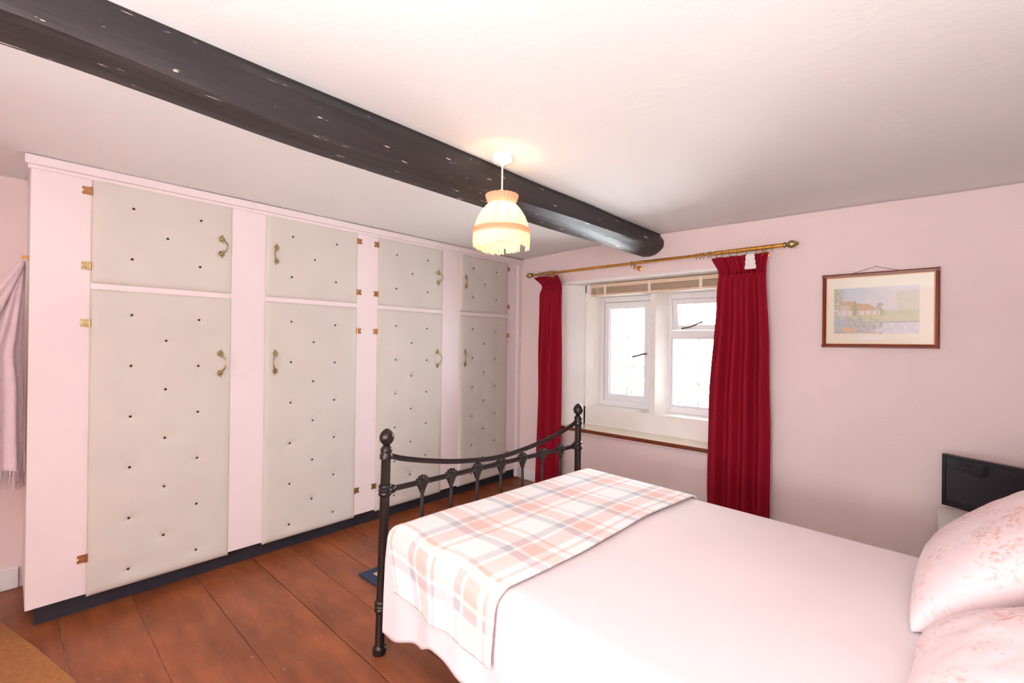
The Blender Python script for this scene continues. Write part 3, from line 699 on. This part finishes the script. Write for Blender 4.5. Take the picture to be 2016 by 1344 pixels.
rgo = mesh_obj('ring', ringm, 'brass_pale', pl, smooth=60); rgo.location = (-1.02, 0, 0)
for x in [-1.0, -.97, -.945, -.925, -.905, -.885, -.865, -.845, -.06, .46, .485, .51, .545, .565, .60, .64, .69, .74, .80, .86, .915, .955]:
    r_ = inst('ring', rgo.data, pl, (x, 0, .004), (0, 0, random.uniform(-.3, .3)))

# ------------------------------------------------------------------ curtains
def curtain(label, xl, xr, zt, zb, nf, seed, yc, drops, lining=None):
    """xl(z), xr(z): side edges; drops: list of (s, width, depth) sags of the heading"""
    c = thing('curtain', label, 'curtain', ((xl(0)+xr(0))/2, yc, zb))
    x0, y0, z0 = c.location
    zh = zt-.115
    def P(s, z):
        sag = sum(dp*math.exp(-((s-sc)/w)**2) for sc, w, dp in drops)
        tt = (zt-z)/(zt-zb); zz = z-sag*max(0, 1-(zt-z)/.35)
        x = lerp(xl(z), xr(z), s)
        pinch = math.exp(-((z-zh)/.035)**2)
        a = (.010+.022*min(1, tt*2.5))*(1-.5*pinch)
        ph = nf*2*PI*s+.9*math.sin(3*s+seed)+.35*math.sin(2.2*z+seed)
        y = a*(math.sin(ph)+.25*math.sin(.55*ph+seed))+.012*noise.noise((s*4, z*1.6, seed))
        if z > zh-.05: y += .007*min(1, (z-zh+.05)/.05)*math.sin(nf*2.6*2*PI*s+seed)
        y -= .010*(1-pinch)
        return (x-x0, y, zz-z0)
    bm = grid(bmesh.new(), 150, 70, lambda a, b: P(a, lerp(zh, zb, b**1.15)))
    o = mesh_obj('drape', bm, 'curtain', c, smooth=179); solid(o, .003, 0)
    bm = grid(bmesh.new(), 150, 14, lambda a, b: P(a, lerp(zt, zh, b)))
    o = mesh_obj('heading', bm, 'curtain', c, smooth=179); solid(o, .004, 0)
    if lining:
        s0, s1, d0, d1 = lining
        pts = []
        n = 6
        left, right = [], []
        for k in range(n+1):
            t = k/n; w = lerp(.55, 1, t)+.12*(k % 2); z = lerp(zt-d0, zt-d1, t)
            left.append((lerp((s0+s1)/2, s0, w), z)); right.append((lerp((s0+s1)/2, s1, w), z))
        poly = [(lerp(xl(z), xr(z), s)-x0, z-z0) for s, z in left+right[::-1]]
        b2 = prism(bmesh.new(), poly, -.052, -.048, 'y'); mesh_obj('heading_tape', b2, 'lining', c)
    return c
k = PY/3.47
def edge(pts): return lambda z: interp(z, pts)
curtain('narrow crimson curtain bunched at the wardrobe end of the pole', edge([(0, -2.765), (1.0, -2.745), (1.80, -2.725), (1.885, -2.70), (1.99, -2.80)]), edge([(0, -2.45), (1.0, -2.445), (1.80, -2.45), (1.885, -2.46), (1.99, -2.50)]), 1.975, .02, 3, .4, PY-.0, [(.72, .12, .02)])
curtain('wide crimson curtain drawn over the window beside the picture', edge([(0, -1.165), (.35, -1.17), (.9, -1.165), (1.7, -1.115), (1.86, -1.105), (1.985, -1.155)]), edge([(0, -.765), (.7, -.765), (1.3, -.778), (1.86, -.80), (1.985, -.785)]), 1.968, .02, 4.5, 2.1, PY-.0, [], (.62, .84, .005, .105))

# ------------------------------------------------------------------ raised blind
vb = thing('venetian_blind', 'pale wooden venetian blind pulled up at the window head', 'blind', (CX, 3.60, 1.78))
mesh_obj('head_rail', B((-.575, .575, -.022, .022, .072, .105)), 'blindwood', vb, bevel=.003)
for i in range(9): mesh_obj('slat', B((-.57, .57, -.022, .022, .022+.0054*i, .0245+.0054*i)), 'blindwood', vb)
mesh_obj('bottom_rail', B((-.57, .57, -.022, .022, .0, .019)), 'blindwood', vb, bevel=.003)
for x in (-.42, 0, .42): mesh_obj('ladder_tape', B((x-.012, x+.012, -.0245, -.0225, -.002, .1)), 'cord', vb)
cdm = tube(bmesh.new(), [(-.50, -.026, .09), (-.505, -.027, -.3), (-.515, -.027, -.62)], .0022, 6); tube(cdm, [(-.485, -.026, .09), (-.49, -.027, -.3), (-.513, -.027, -.62)], .0022, 6)
lathe(cdm, [(.003, -.62), (.007, -.63), (.008, -.66), (.004, -.665)], 10, 'z', (-.514, -.027, 0))
mesh_obj('pull_cord', cdm, 'cord', vb)

# ------------------------------------------------------------------ picture
pc = thing('framed_picture', 'mahogany framed watercolour of a cottage hanging on the pink wall', 'picture', (-.223, 3.47, 1.345), 0)
PWd, PH = .545, .452
fx = PWd/2
for nm, pts, ax, a, b in (('frame_rail', None, 'x', -fx, fx),):
    pass
def frame_piece(horizontal, z0, x0, ln):
    bm = bmesh.new()
    if horizontal: prism(bm, [(-.006, z0), (-.024, z0+.003), (-.026, z0+.014), (-.018, z0+.022), (-.006, z0+.022)], -ln/2, ln/2, 'x')
    else:
        prism(bm, [(x0, -.006), (x0+.003, -.024), (x0+.014, -.026), (x0+.022, -.018), (x0+.022, -.006)], 0, ln, 'z')
    return bm
for z0 in (0, PH-.022): mesh_obj('frame_rail', frame_piece(True, z0, 0, PWd), 'frame', pc)
for x0 in (-fx, fx-.022): mesh_obj('frame_rail', frame_piece(False, 0, x0, PH), 'frame', pc)
for a, b, c, d in ((-fx+.02, fx-.02, .02, .026), (-fx+.02, fx-.02, PH-.026, PH-.02), (-fx+.02, -fx+.026, .026, PH-.026), (fx-.026, fx-.02, .026, PH-.026)):
    mesh_obj('gilt_slip', B((a, b, -.016, -.008, c, d)), 'gilt', pc)
mesh_obj('mount', B((-fx+.02, fx-.02, -.009, -.005, .02, PH-.02)), 'mount', pc)
# watercolour: colour per vertex of a fine flat grid
px0, px1, pz0, pz1 = -fx+.062, fx-.085, .085, PH-.09
NPX, NPZ = 130, 76
def paint(s, t):
    n = lambda k, f=6: noise.noise((s*f*1.8+k*13, t*f+k*7, k)); f2 = lambda k: .6*noise.noise((s*38+k, t*24, k))+.5*noise.noise((s*80+k, t*50, k)); 
    def mixc(a, b, w): w = max(0, min(1, w)); return tuple(x+(y-x)*w for x, y in zip(a, b))
    c = mixc((222, 220, 226), (176, 200, 226), (1-s*1.5)*(t-.45)*2+.3*n(1)+.1)            # sky
    c = mixc(c, (222, 212, 214), (.75-t)*1.3 if t > .5 else .3)
    hill = .50+.02*n(2, 10)
    if t < hill: c = mixc((172, 186, 140), (190, 200, 170), .5+n(3))
    if s > .74 and abs(t-.68) < .20+.1*n(4, 12) and abs(s-.88) < .13+.07*n(5, 14): c = mixc(c, (196, 200, 140), .45+.6*f2(1))
    if .50 < s < .60 and t < .66+.05*f2(2) and abs(s-.56) < .03+.02*n(6, 20)*3: c = mixc(c, (136, 146, 120), .8)
    roof_t = interp(s, [(.05, .70), (.22, .71), (.3, .66), (.42, .64), (.52, .56)])
    if .06 < s < .52 and .46 < t < roof_t: c = mixc((196, 160, 100), (176, 140, 96), .5+f2(3))
    if .06 < s < .56 and .40 < t < .50+.02*f2(4): c = (226, 214, 204) if (int(s*40) % 3) else (190, 180, 176)
    if s < .16 and t > .52 and (s < .10+.12*n(7, 16)+.06*f2(5)): c = mixc((150, 162, 132), (176, 184, 150), .5+f2(6))
    if .24 < s < .29 and t < .74-abs(s-.265)*4 and t > .4: c = (138, 148, 104)
    if .2 < s and t < .40+.02*n(8, 12): c = mixc((196, 198, 126), (182, 192, 130), .5+f2(7))                              # lawn
    if s > .6 and t < .38+.03*f2(8) : c = mixc((180, 190, 150), (206, 206, 176), .5+f2(9))
    if s > .50+.10*n(15, 8) and t < .24+.015*n(9, 12): c = mixc((204, 206, 222), (224, 224, 232), .5+n(10, 14))                          # pond
    if s > .58 and .24 < t < .265: c = (150, 152, 140)
    if s < .56+.10*n(16, 9) and t < .36-.28*max(0, s-.3)*1.4+.12*n(11, 9):                                                       # flower border
        v = f2(10)+.6*n(12, 14)
        c = (128, 158, 136) if v < -.15 else (170, 178, 196) if v < .1 else (206, 178, 186) if v < .35 else (222, 168, 120)
        if s < .18 and t > .12: c = mixc(c, (160, 190, 206), .5)
        if abs(s-.17)+abs(t-.07)*.8 < .07+.05*n(14, 16): c = (224, 160, 100)
    if .08 < s < .2 and .40 < t < .62: c = mixc(c, (216, 210, 220), .6)
    return mixc(c, (236, 226, 214), .34)
bm = bmesh.new(); grid(bm, NPX, NPZ, lambda a, b: (lerp(px0, px1, a), -.0102, lerp(pz0, pz1, b)))
po = mesh_obj('print', bm, 'print', pc); ca = po.data.color_attributes.new('print', 'FLOAT_COLOR', 'POINT')
for i, v in enumerate(po.data.vertices):
    ca.data[i].color = srgb(*[max(0, min(255, q)) for q in paint((v.co.x-px0)/(px1-px0), (v.co.z-pz0)/(pz1-pz0))])
mesh_obj('caption_strip', B((-.075, .03, -.0102, -.009, .052, .064)), 'white', pc)
mesh_obj('glazing', B((-fx+.02, fx-.02, -.0135, -.0125, .02, PH-.02)), 'glass', pc)
mesh_obj('hanging_cord', tube(bmesh.new(), [(-.12, -.006, PH), (-.01, -.004, PH+.033), (.10, -.006, PH)], .0014, 6), 'string', pc)
mesh_obj('picture_nail', lathe(bmesh.new(), [(.003, -.009), (.003, 0)], 8, 'y', (-.01, 0, PH+.034)), 'steel', pc)

# ------------------------------------------------------------------ pendant lamp
LX, LY = -1.478, 1.545; LZ = ceil_z(LX)
pd = thing('pendant_lamp', 'lit cream fringed pendant lampshade with pink ruffled collar', 'lamp', (LX, LY, LZ))
mesh_obj('ceiling_rose', lathe(bmesh.new(), [(.046, .01), (.048, -.004), (.047, -.022), (.040, -.032), (.014, -.036), (.008, -.044), (.003, -.048)], 28), 'white', pd, smooth=50)
mesh_obj('flex', tube(bmesh.new(), [(0, 0, -.04), (0, 0, -.24)], .0042, 8), 'cord', pd, smooth=60)
mesh_obj('bulb_holder', lathe(bmesh.new(), [(.008, -.185), (.017, -.19), (.018, -.24), (.014, -.245)], 16), 'white', pd, smooth=50)
bz = -.305
mesh_obj('bulb', lathe(bmesh.new(), [(.013, bz+.06), (.014, bz+.045), (.024, bz+.022), (.030, bz), (.026, bz-.018), (.014, bz-.028), (.002, bz-.031)], 18), 'bulb', pd, smooth=60)
def open_lathe(prof, seg, mod=None):
    bm = bmesh.new(); rings = []
    for r, h in prof: rings.append([bm.verts.new(((r*(mod(2*PI*k/seg, h) if mod else 1))*math.cos(2*PI*k/seg), (r*(mod(2*PI*k/seg, h) if mod else 1))*math.sin(2*PI*k/seg), h)) for k in range(seg)])
    for a, b in zip(rings, rings[1:]):
        for k in range(seg): bm.faces.new((a[k], a[(k+1) % seg], b[(k+1) % seg], b[k]))
    return bm
ribs = 12
body = [(.064, -.226), (.075, -.236), (.092, -.256), (.108, -.282), (.120, -.312), (.128, -.342), (.131, -.362)]
sh_o = mesh_obj('shade', open_lathe(body, 144, lambda a, h: 1-.03*(1-abs(math.sin(ribs/2*a)))**3+.006*math.sin(60*a)), 'shade', pd, smooth=179)
ribm = bmesh.new()
for k in range(ribs):
    a = 2*PI*k/ribs; tube(ribm, [(r*.968*math.cos(a), r*.968*math.sin(a), h) for r, h in body], .0013, 5)
mesh_obj('shade_wires', ribm, 'brass', sh_o)
mesh_obj('collar_ruffle', open_lathe([(.076, -.184), (.0755, -.190), (.070, -.206), (.0635, -.222), (.0655, -.228)], 144, lambda a, h: 1+(.035*math.sin(24*a) if h > -.21 else .015*math.sin(24*a))), 'ruffle', pd, smooth=179)
mesh_obj('trim_band', open_lathe([(.1335, -.342), (.1355, -.350), (.1350, -.365), (.1335, -.372)], 64), 'ruffle', pd, smooth=179)
fm = bmesh.new()
for k in range(220):
    a = 2*PI*k/220; gap = abs((a-4.9+PI) % (2*PI)-PI)
    l = .060+random.uniform(-.006, .006)+.006*math.sin(3*a)
    if abs(((a-1.42)+PI) % (2*PI)-PI) < .16: l = .020+random.uniform(-.004, .004)
    if abs(((a-2.2)+PI) % (2*PI)-PI) < .03 or random.random() < .03: l *= .6
    c, s = math.cos(a), math.sin(a); w = .0024
    p0 = [Vector((.1325*c, .1325*s, -.370)), Vector((.1335*c, .1335*s, -.370-l*.5)), Vector((.131*c, .131*s, -.370-l))]
    tvec = Vector((-s, c, 0))*w
    q = [(fm.verts.new(p-tvec), fm.verts.new(p+tvec)) for p in p0]
    for x, y in zip(q, q[1:]): fm.faces.new((x[0], x[1], y[1], y[0]))
tag(mesh_obj('fringe', fm, 'fringe', pd), kind='stuff')
pl_ = bpy.data.lights.new('bulb_light', 'POINT'); pl_.energy = 4.8; pl_.color = (1, .77, .48); pl_.shadow_soft_size = .033
lo = bpy.data.objects.new('bulb_light', pl_); COL.objects.link(lo); lo.parent = pd; lo.location = (0, 0, bz)

# ------------------------------------------------------------------ television on cabinet
cb = thing('bedside_cabinet', 'white bedside cabinet under the television by the wall', 'cabinet', (.32, 3.215, 0))
mesh_obj('cabinet_body', B((-.265, .265, -.20, .22, .03, .462)), 'cab', cb, bevel=.003)
mesh_obj('cabinet_top', B((-.275, .275, -.215, .225, .462, .48)), 'cab', cb, bevel=.003)
for z0, z1 in ((.245, .445), (.04, .235)):
    dr = mesh_obj('drawer', B((-.25, .25, -.216, -.2, z0, z1)), 'cab', cb, bevel=.003)
    mesh_obj('knob', lathe(bmesh.new(), [(.006, -.216), (.006, -.226), (.014, -.232), (.012, -.24), (.002, -.243)], 14, 'y', (0, 0, (z0+z1)/2)), 'steel', dr, smooth=50)
for x in (-.24, .24):
    for y in (-.17, .19): mesh_obj('foot', B((x-.02, x+.02, y-.02, y+.02, 0, .03)), 'cab', cb)
TA = math.radians(-29); TWd = .46
tv = thing('television', 'small black flat screen television turned towards the bed', 'television', (.062+TWd/2*math.cos(TA), 3.30+TWd/2*math.sin(TA), .48), TA)
mesh_obj('tv_body', B((-TWd/2, TWd/2, 0, .035, .052, .318)), 'tv', tv, bevel=.004)
mesh_obj('tv_back', B((-.15, .15, .035, .065, .09, .26)), 'tv', tv, bevel=.008)
for a, b, c, d in ((-TWd/2, -TWd/2+.016, .052, .318), (TWd/2-.016, TWd/2, .052, .318), (-TWd/2+.016, TWd/2-.016, .302, .318), (-TWd/2+.016, TWd/2-.016, .052, .082)):
    mesh_obj('bezel', B((a, b, -.006, 0, c, d)), 'tv', tv, bevel=.002)
mesh_obj('screen', B((-TWd/2+.016, TWd/2-.016, -.002, .002, .082, .302)), 'screen', tv)
mesh_obj('stand_neck', B((-.04, .04, .008, .03, .008, .06)), 'tv', tv, bevel=.003)
bm = lathe(bmesh.new(), [(.11, 0), (.112, .004), (.106, .009), (.04, .012)], 32); 
for v in bm.verts: v.co.y = v.co.y*.72+.012
mesh_obj('stand_base', bm, 'tv', tv, smooth=40)

# cable stub at the corner of the skirting
tag(mesh_obj('cable_loop', tube(bmesh.new(), catmull([(-2.93, 3.447, .10), (-2.93, 3.44, .17), (-2.915, 3.44, .19), (-2.905, 3.443, .15), (-2.912, 3.443, .12), (-2.92, 3.447, .10)], 6), .0025, 6), 'white', smooth=60), 'thin white cable loop standing on the skirting in the corner', 'cable')

# ------------------------------------------------------------------ added fill light behind the viewpoint, standing in for bounced flash
ul = thing('added_fill_lamp', 'added unseen fill light shaped as a white bowl uplighter', 'fill light', (.30, -.95, 0))
mesh_obj('fill_base', lathe(bmesh.new(), [(.13, 0), (.13, .012), (.02, .03)], 28), 'cab', ul, smooth=50)
mesh_obj('fill_pole', tube(bmesh.new(), [(0, 0, .02), (0, 0, .98)], .012, 12), 'cab', ul, smooth=50)
mesh_obj('fill_bowl', open_lathe([(.012, .975), (.08, .985), (.14, 1.02), (.175, 1.07), (.18, 1.085)], 40), 'cab', ul, smooth=179)
ud = bpy.data.lights.new('added_fill_light', 'AREA'); ud.shape = 'DISK'; ud.size = .24; ud.energy = 84; ud.color = (1, .985, .975)
uo = bpy.data.objects.new('added_fill_light', ud); COL.objects.link(uo); uo.parent = ul; uo.location = (0, 0, 1.06); uo.rotation_euler = (PI, 0, 0)
